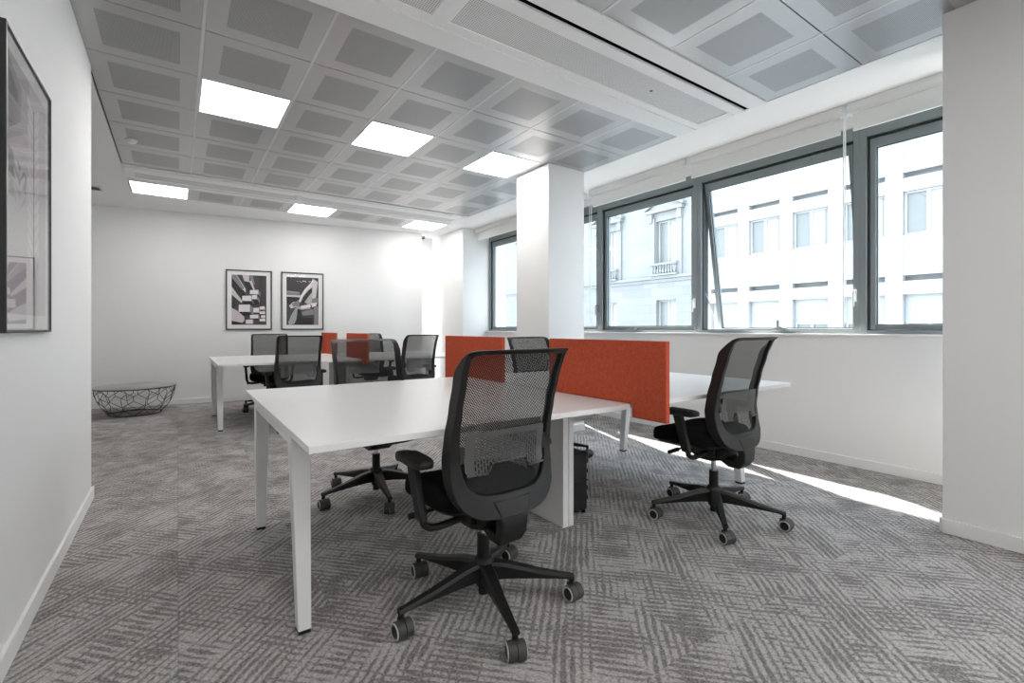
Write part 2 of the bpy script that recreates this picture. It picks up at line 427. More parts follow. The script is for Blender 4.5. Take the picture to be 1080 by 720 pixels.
# chilled beams let into the tile field
def beam(name, label, y0, y1, perf, slot, x0=-.482, x1=3.66, joints=()):
    t = empty(name, (0, 0, ZC)); tag(t, label, 'chilled beam')
    b = MB(); z0, z1 = -.012, .02
    cuts = sorted([(slot[0], slot[1]), (perf[0], perf[1])])
    y = y0
    for a, c in cuts:
        b.box(x0, x1, y, a, z0, z1); y = c
    b.box(x0, x1, y, y1, z0, z1)
    xs = [x0] + list(joints) + [x1]
    b.box(x0, x0 + .09, perf[0], perf[1], z0, z1); b.box(x1 - .09, x1, perf[0], perf[1], z0, z1)
    for j in joints: b.box(j - .055, j + .055, perf[0], perf[1], z0, z1)
    b.build('housing', M['beam'], t, bevel=.003)
    edges = [x0 + .09] + [v for j in joints for v in (j - .055, j + .055)] + [x1 - .09]
    for k in range(0, len(edges), 2):
        b = MB(); b.box(edges[k], edges[k + 1], perf[0], perf[1], -.006, .012); b.build('perforated_panel', M['beam_perf'], t)
    b = MB(); b.box(x0, x1, slot[0], slot[1], .004, .015); b.build('air_slot', M['slot'], t)
    # raised inner lip that runs along the grille
    b = MB(); b.box(x0 + .02, x1 - .02, perf[1] + .07, perf[1] + .082, -.018, -.010); b.build('lip', M['beam'], t)
    return t
bm1 = beam('chilled_beam', 'wide white ceiling beam with perforated grille and black slot, nearest the camera', 1.865, 2.655, (2.13, 2.395), (2.0, 2.042), joints=(1.19,))
b = MB(); b.cyl((2.80, 2.257, -.0075), (2.80, 2.257, -.004), .011, n=16); b.build('screw_cap', M['frame_dark'], bm1)
beam('chilled_beam', 'far white ceiling beam just before the last row of light panels', 6.40, 7.085, (6.66, 6.88), (6.47, 6.49))
b = MB(); b.lathe([(.0, 0), (.045, 0), (.045, -.012), (.03, -.03), (.0, -.034)][::-1], 24); o = b.build('smoke_detector', M['white_pl'], smooth=40)
o.location = (-.345, 5.56, ZC); tag(o, 'small white smoke detector on the left column of ceiling tiles', 'smoke detector')
b = MB(); b.lathe([(.0, 0), (.05, 0), (.05, -.02), (.032, -.05), (.0, -.055)][::-1], 24); o = b.build('motion_sensor', M['white_pl'], smooth=40)
o.location = (1.29, 6.69, ZC - .005); tag(o, 'small round white sensor on the far ceiling beam', 'sensor')
t = empty('ceiling_vent', (-.87, 7.73, ZC)); tag(t, 'small grey vent in the plain white ceiling at far left', 'vent')
b = MB(); b.box(-.1, .1, -.11, -.09, -.006, .0); b.box(-.1, .1, .09, .11, -.006, 0); b.box(-.1, -.08, -.09, .09, -.006, 0); b.box(.08, .1, -.09, .09, -.006, 0); b.build('frame', M['tee'], t)
for k in range(5):
    y = -.075 + k * .036; b = MB(); b.hexa([(-.08, y - .012, -.001), (.08, y - .012, -.001), (.08, y - .008, -.001), (-.08, y - .008, -.001)], [(-.08, y + .006, .012), (.08, y + .006, .012), (.08, y + .010, .012), (-.08, y + .010, .012)])
    b.build('slat', M['out_dark'], t)
b = MB(); b.box(-.08, .08, -.09, .09, -.0005, .0); b.build('backing', M['groove'], t)

# ------------------------------------------------------------------ windows (a ribbon of five casements)
XF = 4.50
BND = [.10, 1.558, 3.025, 4.455, 5.92, 7.16]
ZB, ZT = 1.068, 2.74
def ring(b, x0, x1, y0, y1, z0, z1, wl, wr, wb, wt):
    b.box(x0, x1, y0, y0 + wl, z0, z1); b.box(x0, x1, y1 - wr, y1, z0, z1)
    b.box(x0, x1, y0 + wl, y1 - wr, z0, z0 + wb); b.box(x0, x1, y0 + wl, y1 - wr, z1 - wt, z1)
for i in range(5):
    y0, y1 = BND[i], BND[i + 1]
    t = struct(empty('window_%d' % (i + 1), (XF, (y0 + y1) / 2, ZB)))
    h = (y1 - y0) / 2; H = ZT - ZB
    b = MB(); ring(b, 0, .13, -h, h, 0, H, .045, .045, .028, .10); b.build('frame', M['frame'], t, bevel=.003)
    b = MB(); ring(b, .02, .10, -h + .045, h - .045, .028, H - .10, .010, .010, .006, .012); b.build('gasket', M['frame_dark'], t)
    # the opening sash, hung at its top edge
    hh = H - .125; s = empty('sash', (.055, 0, H - .115)); s.parent = t
    ztop, zbot = 0., -hh + .025 - (.045 if i == 1 else 0.)
    b = MB(); ring(b, -.02, .04, -h + .056, h - .056, zbot, ztop, .042, .042, .035, .075); o = b.build('sash_frame', M['frame'], s, bevel=.003)
    b = MB(); b.box(.006, .014, -h + .094, h - .094, zbot + .03, ztop - .07); b.build('pane', M['glass'], s)
    b = MB(); ring(b, -.004, .002, -h + .098, h - .098, zbot + .035, ztop - .075, .006, .006, .006, .006); b.build('bead', M['frame_dark'], s)
    # bottom stay
    c = -.10 if i == 1 else .15
    b = MB(); b.box(-.028, .0, c - .07, c + .05, .022, .048); b.box(-.032, -.004, c - .03, c + .0, .048, .062)
    if i == 1: b.box(-.03, -.018, c - .012, c + .006, .05, .12)
    b.build('stay', M['frame'], t, bevel=.002)
    if i == 1: s.rotation_euler = (0, -R(9.5), 0)
    if i == 1:
        for sy in (-1, 1):
            b = MB(); b.cyl((.06, sy * (h - .05), .42), (.235, sy * (h - .05), .18), .008, n=8); b.build('stay_arm', M['frame'], t)
    # lever handle on the stile
    b = MB(); yy = -h + .028
    b.box(-.02, .0, yy - .010, yy + .010, .26, .36); b.box(-.045, -.02, yy - .006, yy + .006, .33, .345); b.box(-.052, -.04, yy - .006, yy + .006, .22, .345)
    b.build('handle', M['white_pl'] if i in (1, 2) else M['frame'], t, bevel=.002)

# ------------------------------------------------------------------ roller blinds
XB = 4.20
def blind(y0, y1, label, cord_at):
    t = empty('roller_blind', (XB, (y0 + y1) / 2, ZC)); tag(t, label, 'roller blind', 'roller blinds above the window ribbon')
    h = (y1 - y0) / 2
    b = MB(); b.prism([(0., 0.), (.075, 0.), (.075, -.075), (.02, -.075), (0., -.055)], 'y', -h, h); b.build('cassette', M['blind'], t, bevel=.006)
    b = MB(); b.box(.035, .039, -h + .02, h - .02, -.19, -.07); b.build('fabric', M['blind'], t)
    b = MB(); b.box(.026, .048, -h + .02, h - .02, -.212, -.185); b.build('bottom_bar', M['blind'], t, bevel=.005)
    for s in (-1, 1):
        b = MB(); b.box(-.004, .08, s * h - .008, s * h + .008, -.08, 0.); b.build('bracket', M['white_pl'], t, bevel=.002)
    if cord_at:
        yy = cord_at * (h + .012)
        b = MB()
        pts = [(.01, yy, -.05), (.008, yy, -.8), (.012, yy, -1.66), (.03, yy + .004, -1.685), (.045, yy, -1.66), (.042, yy, -.8), (.04, yy, -.05)]
        b.tube(pts, .004, 6); b.build('pull_chain', M['cord'], t)
blind(4.46, 7.13, 'white roller blind above the far window, partly behind the square column', 0)
blind(2.965, 4.33, 'white roller blind above the window between square column and first mullion', 1)
blind(1.575, 2.935, 'white roller blind above the tilted open window, pull chain at its right end', -1)
blind(.15, 1.53, 'white roller blind next to the large right-hand column', 0)

# ------------------------------------------------------------------ desks
def bench(loc, label, group):
    t = empty('bench_desk', loc); tag(t, label, 'desk', group)
    Z1, TH = .74, .024
    X0, X1, XM = .336, 3.44, 1.835
    Y0_, Y1_ = 1.594, 3.28
    oy = -2.437
    def bx(b, x0, x1, y0, y1, z0, z1): b.box(x0, x1, y0 + oy, y1 + oy, z0, z1)
    for a, c in ((X0, XM - .015), (XM + .015, X1)):
        b = MB(); bx(b, a, c, Y0_, Y1_, Z1 - TH, Z1); b.build('tabletop', M['desk'], t, bevel=.002)
    zt = Z1 - TH
    for side in (0, 1):
        sx = 1 if side == 0 else -1; xe = X0 + .006 if side == 0 else X1 - .006
        if side == 1: xe = X1 - .085
        for sy in (-1, 1):
            yt, yb = (1.955, 1.885) if sy < 0 else (2.92, 2.99)
            w0, w1 = .07, .046; dy0, dy1 = .032, .026
            xa0, xa1 = xe + sx * .014, xe + sx * (.014 + w1); xb0, xb1 = xe, xe + sx * w0
            lo = [(min(xa0, xa1), yb - dy1 + oy, .012), (max(xa0, xa1), yb - dy1 + oy, .012), (max(xa0, xa1), yb + dy1 + oy, .012), (min(xa0, xa1), yb + dy1 + oy, .012)]
            hi = [(min(xb0, xb1), yt - dy0 + oy, zt), (max(xb0, xb1), yt - dy0 + oy, zt), (max(xb0, xb1), yt + dy0 + oy, zt), (min(xb0, xb1), yt + dy0 + oy, zt)]
            b = MB(); b.hexa(lo, hi); lg = b.build('leg', M['desk_metal'], t, bevel=.004)
            b = MB(); xm = (xa0 + xa1) / 2; b.box(xm - .021, xm + .021, yb - .024 + oy, yb + .024 + oy, 0, .013); b.build('foot', M['black'], lg)
        xa, xb = sorted((xe + sx * .004, xe + sx * .045))
        b = MB(); bx(b, xa, xb, 1.93, 2.945, .672, zt); b.build('end_rail', M['desk_metal'], t, bevel=.003)
    for k, (a, c) in enumerate(((1.757, 1.796), (1.800, 1.835))):
        b = MB(); bx(b, a, c, 2.02, 2.855, 0, zt); b.build('panel_leg', M['desk_metal'], t, bevel=.002)
    for yy in (2.23, 2.62):
        b = MB(); bx(b, X0 + .05, X1 - .13, yy - .02, yy + .02, .676, zt); b.build('crossbeam', M['desk_metal'], t)
    b = MB(); bx(b, 1.86, 2.30, 2.34, 2.54, .50, .512); bx(b, 1.86, 2.30, 2.34, 2.352, .50, .60); bx(b, 1.86, 2.30, 2.528, 2.54, .50, .676); bx(b, 2.288, 2.30, 2.34, 2.54, .50, .60); b.build('cable_tray', M['desk_metal'], t)
    b = MB(); bx(b, 1.90, 2.24, 2.38, 2.45, .515, .575); b.tube([(1.95, 2.47 + oy, .53), (2.05, 2.48 + oy, .56), (2.15, 2.47 + oy, .54), (2.26, 2.44 + oy, .58)], .012, 8); b.build('power_strip', M['black'], t)
    return t
D1 = bench((0, 2.437, 0), 'white four-seat bench desk nearest the camera', 'white bench desks')
def divider(y0, y1, near, label, off=0.):
    """felt screen: hangs a little below desk height beyond the desk edge, stands on the desk inside it"""
    x0, x1 = 1.821, 1.849
    z0, z1 = .676, 1.052
    b = MB()
    if near: poly = [(y0, z0), (1.585 + off, z0), (1.585 + off, .741), (y1, .741), (y1, z1), (y0, z1)]
    else: poly = [(y0, .741), (3.289 + off, .741), (3.289 + off, z0), (y1, z0), (y1, z1), (y0, z1)]
    b.prism(poly, 'x', x0, x1)
    o = b.build('desk_divider', M['felt'], bevel=.003); tag(o, label, 'desk divider', 'orange felt desk dividers')
divider(1.385, 2.22, True, 'largest orange felt divider, overhanging the near bench desk beside the right-hand chair')
divider(2.731, 3.58, False, 'orange felt divider at the far end of the near bench desk, left of the column')
OFF = 4.19
divider(5.585, 6.42, True, 'orange felt divider on the far bench desk seen behind the mesh chair back', OFF)
divider(6.96, 7.76, False, 'small orange felt divider at the far edge of the far bench desk', OFF)
D2 = copy_tree(D1); D2.location = (0, 2.437 + OFF, 0); D2['label'] = 'white four-seat bench desk farther back, below the two framed pictures'

# dark case behind the slab leg
t = empty('equipment_case', (1.985, 2.20, 0)); tag(t, 'black upright case on the carpet behind the white panel leg of the near desk', 'case')
b = MB(); b.box(-.09, .045, -.09, .28, .02, .37); b.build('body', M['black_soft'], t, bevel=.012, seg=3)
b = MB(); b.box(-.092, .047, -.092, .282, .195, .203); b.build('seam_band', M['black'], t)
for zz in (.09, .15, .25, .31):
    b = MB(); b.box(.045, .053, -.085, -.045, zz - .012, zz + .012); b.build('latch', M['black'], t, bevel=.002)
b = MB(); b.tube([(-.02, 0., .365), (-.02, .02, .385), (-.02, .16, .385), (-.02, .18, .365)], .008, 8); b.build('handle', M['black'], t)
for sx in (-.075, .03):
    for sy in (-.07, .26):
        b = MB(); b.cyl((sx, sy, 0), (sx, sy, .025), .012, n=10); b.build('foot', M['black'], t)

# ------------------------------------------------------------------ office chair
BACK = [(.40, .185), (.48, .172), (.55, .155), (.63, .145), (.72, .155), (.82, .178), (.92, .208), (1.0, .236), (1.02, .25), (1.036, .276)]
def by(z): return -lerp_tab(BACK, z)
OUT = [(0, 1.036), (.12, 1.036), (.20, 1.035), (.230, 1.026), (.236, .985), (.234, .90), (.234, .80), (.239, .70), (.242, .62), (.239, .55), (.222, .487), (.178, .438), (.10, .415), (0, .412)]
INN = [(0, 1.018), (.12, 1.018), (.188, 1.017), (.205, 1.006), (.207, .975), (.206, .90), (.205, .80), (.203, .70), (.198, .62), (.189, .572), (.169, .532), (.128, .506), (.07, .498), (0, .497)]
def make_chair():
    root = empty('office_chair')
    # star base with castors
    b = MB()
    b.lathe([(.0, .035), (.021, .035), (.021, .07), (.030, .07), (.034, .085), (.043, .10), (.044, .165), (.036, .18), (.030, .185), (.0, .185)], 20)
    for k in range(5):
        a = 2 * math.pi * k / 5; ca, sa = math.cos(a), math.sin(a)
        prof = [(.02, .028, .095, .168), (.10, .026, .098, .158), (.22, .021, .094, .128), (.335, .016, .088, .106), (.372, .0145, .080, .100)]
        vs = []; fs = []
        for r, w, z0, z1 in prof:
            for (s, z) in ((-w * .8, z0), (w * .8, z0), (w, z1 - .012), (w * .7, z1), (-w * .7, z1), (-w, z1 - .012)):
                vs.append((r * ca - s * sa, r * sa + s * ca, z))
        n = 6
        for i in range(len(prof) - 1):
            for q in range(n): fs.append((i * n + q, i * n + (q + 1) % n, (i + 1) * n + (q + 1) % n, (i + 1) * n + q))
        fs += [tuple(range(n - 1, -1, -1)), tuple(range((len(prof) - 1) * n, len(prof) * n))]
        b.add(vs, fs)
    base = b.build('star_base', M['black'], root, smooth=35)
    for k in range(5):
        a = 2 * math.pi * k / 5
        b = MB(); b.m(0)
        b.cyl((0, 0, .055), (0, 0, .092), .011, n=12)
        b.box(-.020, .020, -.006, .006, .03, .062)
        for s in (-1, 1):
            b.m(0); b.m(2); b.cyl((-.012, s * .0012, .0325), (-.012, s * .028, .0325), .0325, n=28); b.cyl((-.012, s * .028, .0325), (-.012, s * .032, .0325), .0325, .029, n=28)
            b.m(1); b.tube([(-.012 + .0262 * math.cos(t), s * .0318, .0325 + .0262 * math.sin(t)) for t in [2 * math.pi * q / 24 for q in range(24)]], .0034, 6, True)
            b.m(0); b.cyl((-.012, s * .031, .0325), (-.012, s * .0345, .0325), .021, .018, n=16)
        c = b.build('castor', [M['black'], M['rim'], M['tread']], base, smooth=35)
        c.location = (.362 * math.cos(a), .362 * math.sin(a), 0); c.rotation_euler = (0, 0, a + 1.1 + .9 * k)
    # gas lift
    b = MB(); b.cyl((0, 0, .17), (0, 0, .275), .026, n=20);
    gl = b.build('gas_lift', M['black'], root, smooth=35)
    b = MB(); b.cyl((0, 0, .27), (0, 0, .36), .0145, n=16); b.build('piston', M['chrome'], gl, smooth=35)
    # tilt mechanism
    b = MB(); b.prism([(-.125, .385), (-.10, .335), (-.02, .315), (.06, .315), (.13, .36), (.16, .40), (.15, .425), (-.12, .425)], 'x', -.075, .075)
    b.box(-.105, .105, -.06, .05, .345, .40)
    b.build('mechanism', M['black'], root, bevel=.008)
    for s in (-1, 1):
        b = MB(); b.tube([(s * .07, .10, .385), (s * .16, .105, .383), (s * .205, .11, .378)], .007, 8)
        b.tube([(s * .20, .11, .378), (s * .275, .118, .372)], [.013, .012], 10); b.build('lever', M['black'], root, smooth=40)
    # seat cushion
    b = MB(); N, K = 48, 7
    def rim(s, dz):
        out = []
        for i in range(N):
            t = 2 * math.pi * i / N; ct, st = math.cos(t), math.sin(t); e = .42
            x = .243 * s * math.copysign(abs(ct) ** e, ct); y = .085 + .215 * s * math.copysign(abs(st) ** e, st)
            y0 = (y - .085) / .215
            z = dz - .035 * max(0, y0 - .45) ** 1.5 * 1.6 + .012 * max(0, -y0 - .5) + .014 * (abs(x) / .243) ** 2 - .008
            out.append((x, y, z))
        return out
    rings = [rim(.90, .422), rim(.97, .426), rim(1.0, .442), rim(1.0, .472), rim(.985, .488), rim(.94, .499), rim(.8, .505), rim(.55, .506), rim(.25, .505)]
    vs = [p for r in rings for p in r]; fs = [(i * N + k, i * N + (k + 1) % N, (i + 1) * N + (k + 1) % N, (i + 1) * N + k) for i in range(len(rings) - 1) for k in range(N)]
    fs += [tuple(range(N - 1, -1, -1)), tuple(range((len(rings) - 1) * N, len(rings) * N))]
    b.add(vs, fs); st = b.build('seat', M['fabric'], root, smooth=60)
    b = MB(); vs = [p for r in (rim(.62, .392), rim(.86, .408), rim(.93, .424)) for p in r]
    b.add(vs, [(i * N + k, i * N + (k + 1) % N, (i + 1) * N + (k + 1) % N, (i + 1) * N + k) for i in range(2) for k in range(N)] + [tuple(range(N - 1, -1, -1)), tuple(range(2 * N, 3 * N))])
    b.build('seat_pan', M['black'], root, smooth=60)
    # arms
    for s in (-1, 1):
        b = MB()
        b.tube(spline([(s * .09, -.01, .372), (s * .18, -.01, .362), (s * .235, -.008, .362), (s * .268, -.004, .378), (s * .277, -.002, .41), (s * .279, 0, .45)], 5), .0145, 12)
        arm = b.build('armrest', M['black'], root, smooth=50)
        b = MB(); x0, x1 = s * .279, s * .291
        b.hexa([(x0 - .015, -.027, .395), (x0 + .015, -.027, .395), (x0 + .015, .027, .395), (x0 - .015, .027, .395)],
               [(x1 - .015, .022, .602), (x1 + .015, .022, .602), (x1 + .015, .078, .602), (x1 - .015, .078, .602)])
        b.build('upright', M['black'], arm, bevel=.008, seg=3)
        b = MB(); n = 28; rg = []
        for sc_, z in ((.80, .598), (.97, .604), (1., .612), (1., .622), (.95, .629), (.80, .632), (.4, .631)):
            for i in range(n):
                t = 2 * math.pi * i / n; ct, st_ = math.cos(t), math.sin(t)
                x = .043 * sc_ * math.copysign(abs(ct) ** .6, ct); y = .052 + .126 * sc_ * math.copysign(abs(st_) ** .6, st_)
                x -= s * .012 * ((y + .07) / .24)
                rg.append((x1 + x, y, z - (.006 if y > .12 else 0)))
        b.add(rg, [(i * n + k, i * n + (k + 1) % n, (i + 1) * n + (k + 1) % n, (i + 1) * n + k) for i in range(6) for k in range(n)] + [tuple(range(n - 1, -1, -1)), tuple(range(6 * n, 7 * n))])
        b.build('arm_pad', M['black_soft'], arm, smooth=50)
    # back frame
    Q = 5
    o = spline(OUT, Q); i_ = spline(INN, Q); n = len(o)
    lo = o + [(-x, z) for x, z in o[-2:0:-1]]; li = i_ + [(-x, z) for x, z in i_[-2:0:-1]]
    n = len(lo); vs = []
    for (xo, zo), (xi, zi) in zip(lo, li):
        yo, yi = by(zo), by(zi)
        tz = max(0., min(1., (zo - .95) / .08)); wrap = .035 * (abs(xo) / .24) ** 2 * (1 - .6 * tz * tz * (3 - 2 * tz))        # the sides wrap forward round the sitter
        tt = max(0., min(1., (zo - .95) / .08)); tt = tt * tt * (3 - 2 * tt)
        d = .030 - .017 * tt
        wrap_i = .030 * (abs(xi) / .24) ** 2
        vs += [(xo, yo + wrap + .010 + .020 * (abs(xo) / .24) ** 2 * (1 - tt), zo), (xo * .995, yo + wrap - d, zo), (xi * 1.01, yi + wrap_i - .022, zi), (xi, yi + wrap_i + .002, zi)]
    fs = []
    for k in range(n):
        j = (k + 1) % n
        for q in range(4): fs.append((k * 4 + q, k * 4 + (q + 1) % 4, j * 4 + (q + 1) % 4, j * 4 + q))
    b = MB(); b.add(vs, fs); b.build('back_frame', M['black'], root, bevel=.004, smooth=40)
    # woven back
    def hw(z):
        best = .0
        for (xa, za), (xb, zb) in zip(i_, i_[1:]):
            if min(za, zb) - 1e-6 <= z <= max(za, zb) + 1e-6 and abs(za - zb) > 1e-7: best = max(best, xa + (xb - xa) * (z - za) / (zb - za))
        return best
    nz, nx = 30, 14; vs = []
    for a in range(nz + 1):
        z = .4985 + (1.0165 - .4985) * a / nz; w = hw(z) + .004
        for c in range(nx + 1):
            x = -w + 2 * w * c / nx
            vs.append((x, by(z) + .030 * (abs(x) / .24) ** 2 - .004, z))
    b = MB(); b.add(vs, [(a * (nx + 1) + c, a * (nx + 1) + c + 1, (a + 1) * (nx + 1) + c + 1, (a + 1) * (nx + 1) + c) for a in range(nz) for c in range(nx)])
    b.build('back_mesh', M['mesh'], root, smooth=80)
    # lumbar panel behind the weave
    poly_top = .733
    def low(x):
        ax = abs(x)
        return .578 if ax > .098 else (.578 + (.098 - ax) / .022 * .036 if ax > .076 else .614)
    xs = [-.185, -.172, -.15, -.125, -.104, -.098, -.087, -.076, -.05, -.025, 0, .025, .05, .076, .087, .098, .104, .125, .15, .172, .185]
    vs = []; rows = 6
    for x in xs:
        zl = low(x) + (.012 if abs(x) > .18 else 0); zt = poly_top - .006 * (abs(x) / .185) ** 4
        for r in range(rows + 1):
            z = zl + (zt - zl) * r / rows
            vs.append((x, by(z) + .030 * (abs(x) / .24) ** 2 - .020, z))
    nn = len(vs); vs2 = [(x, y - .0015, z) for x, y, z in vs]
    R1 = rows + 1; fs = []
    for a in range(len(xs) - 1):
        for r in range(rows):
            q = (a * R1 + r, a * R1 + r + 1, (a + 1) * R1 + r + 1, (a + 1) * R1 + r); fs.append(q); fs.append(tuple(nn + i for i in q[::-1]))
    edge = [a * R1 for a in range(len(xs))] + [(len(xs) - 1) * R1 + r for r in range(1, R1)] + [a * R1 + rows for a in range(len(xs) - 2, -1, -1)] + [r for r in range(rows - 1, 0, -1)]
    for k in range(len(edge)):
        a, c = edge[k], edge[(k + 1) % len(edge)]; fs.append((a, c, nn + c, nn + a))
    b = MB(); b.add(vs, fs and [f for f in fs if False] or [])
    b = MB(); b.add(vs + vs2, fs); lum = b.build('lumbar_support', M['lumbar'], root, smooth=40)
    for s in (-1, 1):
        b = MB(); b.box(s * .196 - .010, s * .196 + .010, by(.655) - .002, by(.655) + .014, .625, .685); b.build('lumbar_slider', M['black'], lum, bevel=.003)
    b = MB(); pts = [(x, by(.578) + .030 * (abs(x) / .24) ** 2 - .026, low(x)) for x in (-.182, -.16, -.13, -.104, -.098, -.087, -.076, -.04, 0, .04, .076, .087, .098, .104, .13, .16, .182)]
    b.tube(pts, .0045, 6); b.build('lumbar_lip', M['lumbar'], lum, smooth=60)
    # spine: yoke from the frame bottom, down and forward under the seat
    sec = [(by(.46) - .010, .476, .100, .013), (by(.43) - .012, .430, .080, .016), (-.196, .392, .067, .019), (-.192, .350, .064, .021), (-.172, .320, .061, .022), (-.120, .322, .057, .024), (-.05, .352, .052, .020)]
    vs = []
    for y, z, w, th in sec:
        k = sec.index((y, z, w, th)); a, c = sec[max(k - 1, 0)], sec[min(k + 1, len(sec) - 1)]
        d = Vector((c[0] - a[0], c[1] - a[1])).normalized(); nrm = Vector((-d.y, d.x))
        for sgn, ww in ((1, w), (-1, w * .9)):
            for sx in (-1, 1): vs.append((sx * ww, y + nrm.x * th * sgn, z + nrm.y * th * sgn))
    fs = []
    for k in range(len(sec) - 1):
        o0, o1 = k * 4, k * 4 + 4
        for p, q in ((0, 1), (1, 3), (3, 2), (2, 0)): fs.append((o0 + p, o0 + q, o1 + q, o1 + p))
    fs += [(0, 1, 3, 2), tuple(4 * (len(sec) - 1) + i for i in (0, 1, 3, 2))]
    b = MB(); b.add(vs, fs); b.build('back_yoke', M['black'], root, bevel=.008, smooth=50, seg=3)
    return root
CHAIRS = [
    ('black mesh office chair nearest the camera, at the front edge of the near desk', (1.023, 1.67), 3, 39.7),
    ('black mesh office chair right of the largest orange divider, before the window', (2.600, 1.640), 3, 5.0),
    ('black mesh office chair tucked under the far side of the near desk, left half', (1.09, 3.153), 180, 47.5),
    ('black mesh office chair behind the largest orange divider, its top below the column', (2.64, 3.27), 183, 30),
    ('black mesh office chair, back to the camera, at the left half of the far desk', (1.10, 5.87), 1, 20),
    ('black mesh office chair, back to the camera, at the right half of the far desk', (2.49, 5.80), 8, 50),
    ('black mesh office chair beyond the far desk, below the left framed picture', (1.05, 7.40), 172, 65),
    ('black mesh office chair beyond the far desk, half hidden by an orange divider', (2.47, 7.36), 180, 10),
]
proto = None
for lab, (x, y), rz, ph in CHAIRS:
    if proto is None: proto = make_chair(); c = proto
    else: c = copy_tree(proto)
    c.location = (x, y, 0); c.rotation_euler = (0, 0, R(rz))
    tag(c, lab, 'office chair', 'black mesh office chairs')
    lift = .028 if y < 1.65 else 0.
    for ch in c.children:
        if not ch.name.startswith(('star_base', 'gas_lift')): ch.location.z = lift
    for ch in c.children:
        if ch.name.startswith('star_base'):
            ch.rotation_euler = (0, 0, R(ph - rz))
            for q, w_ in enumerate(ch.children): w_.rotation_euler = (0, 0, R(90 - ph + (12, -9, 5, -16, 8)[q % 5] + 6 * math.sin(7 * x + q)))

# ------------------------------------------------------------------ wire basket table
t = empty('basket_table', (-.452, 7.985, 0)); tag(t, 'low round coffee table of black wire with a grey top, by the end wall', 'coffee table')
b = MB(); b.lathe([(0, .350), (.430, .350), (.436, .354), (.436, .360), (.430, .363), (0, .363)], 64); b.build('top', M['tabletop'], t, smooth=40)
def rr(z): return .27 + (.43 - .27) * (1 - (1 - z / .35) ** 1.8) ** (1 / 1.1)
def bp(a, z): return (rr(z) * math.cos(a), rr(z) * math.sin(a), z)
b = MB(); w = .0034; n = 10
b.tube([bp(2 * math.pi * k / 48, .345) for k in range(48)], .006, 6, True); b.tube([bp(2 * math.pi * k / 48, .006) for k in range(48)], .006, 6, True)
for k in range(n):
    a = 2 * math.pi * k / n; d = 2 * math.pi / n
    za, zb, zc, zd = .345, .275, .205, .13
    P = lambda f, z: bp(a + f * d, z)
    segs = [(P(0, .345), P(.5, .265)), (P(1, .345), P(.5, .265)), (P(.5, .265), P(.5, .205)), (P(.5, .205), P(0, .13)), (P(.5, .205), P(1, .13)), (P(0, .13), P(0, .085)), (P(0, .085), P(-.5, .006)), (P(0, .085), P(.5, .006)), (P(.5, .345), P(.5, .31)), (P(.5, .31), P(.25, .265)), (P(.25, .305), P(.0, .235)), (P(0, .235), P(0, .13))]
    for p, q in segs: b.tube([p, [(p[i] + q[i]) / 2 for i in range(3)], q], w, 6)
b.build('wire_basket', M['wire'], t, smooth=60)

# ------------------------------------------------------------------ framed pictures
def picture(root, w, h, art, depth=.022, fw=.017, mnt=.060):
    """local frame: x to the right, z up, y out of the wall is negative"""
    b = MB(); ring_ = lambda b, m, y0, y1, f: (b.box(-w / 2 + m, -w / 2 + m + f, y0, y1, -h / 2 + m, h / 2 - m), b.box(w / 2 - m - f, w / 2 - m, y0, y1, -h / 2 + m, h / 2 - m),
                                               b.box(-w / 2 + m + f, w / 2 - m - f, y0, y1, -h / 2 + m, -h / 2 + m + f), b.box(-w / 2 + m + f, w / 2 - m - f, y0, y1, h / 2 - m - f, h / 2 - m))
    ring_(b, 0, -depth, 0, fw); b.build('frame', M['pframe'], root, bevel=.0015)
    b = MB(); b.box(-w / 2 + fw, w / 2 - fw, -.010, -.002, -h / 2 + fw, h / 2 - fw); b.build('mount', M['mount'], root)
    aw, ah = w - 2 * (fw + mnt), h - 2 * (fw + mnt)
    names = ['p_dark', 'p_black', 'p_mid', 'p_light', 'p_pale', 'p_grey']
    b = MB(); b.m(art[0]); b.box(-aw / 2, aw / 2, -.0112, -.010, -ah / 2, ah / 2)
    for i, (mi, poly) in enumerate(art[1]):
        b.m(mi); y = -.0114 - .00002 * i
        pts = [((px - .5) * aw, y, (.5 - py) * ah) for px, py in poly]
        b.add(pts, [tuple(range(len(pts)))])
    b.build('print', [M[k] for k in names], root, fix=False)
    b = MB(); b.box(-w / 2 + fw, w / 2 - fw, -.0175, -.016, -h / 2 + fw, h / 2 - fw); b.build('glazing', M['pglass'], root)
# stacked white boxes against a dark sky
boxes = []
boxes += [(3, [(0, 0), (.14, 0), (.40, .28), (.40, .36), (.26, .44), (0, .18)]), (1, [(0, .04), (.0, .22), (.30, .50), (.40, .36), (.30, .28)]), (2, [(0, .0), (.12, 0), (.36, .26), (.30, .30), (0, .06)]),
          (3, [(0, .24), (.30, .52), (.28, .56), (0, .40)]), (0, [(0, .40), (.28, .60), (.20, .66), (0, .68)]), (3, [(.30, 0), (.50, 0), (.50, .14), (.36, .12)]), (1, [(.36, .13), (.50, .14), (.62, .30), (.42, .34)]),
          (2, [(.50, .0), (.60, .0), (.66, .18), (.60, .20)]), (3, [(.50, .12), (.56, .10), (.66, .28), (.62, .30)])]
def bx2(x, y, w, h, dx, dy): return [(4, [(x, y), (x + w, y - .01), (x + w, y + h), (x, y + h)]), (2, [(x + w, y - .01), (x + w + dx, y + dy), (x + w + dx, y + h + dy), (x + w, y + h)]), (1, [(x, y + h), (x + w, y + h), (x + w + dx, y + h + dy), (x + dx, y + h + dy * 1.6)])]
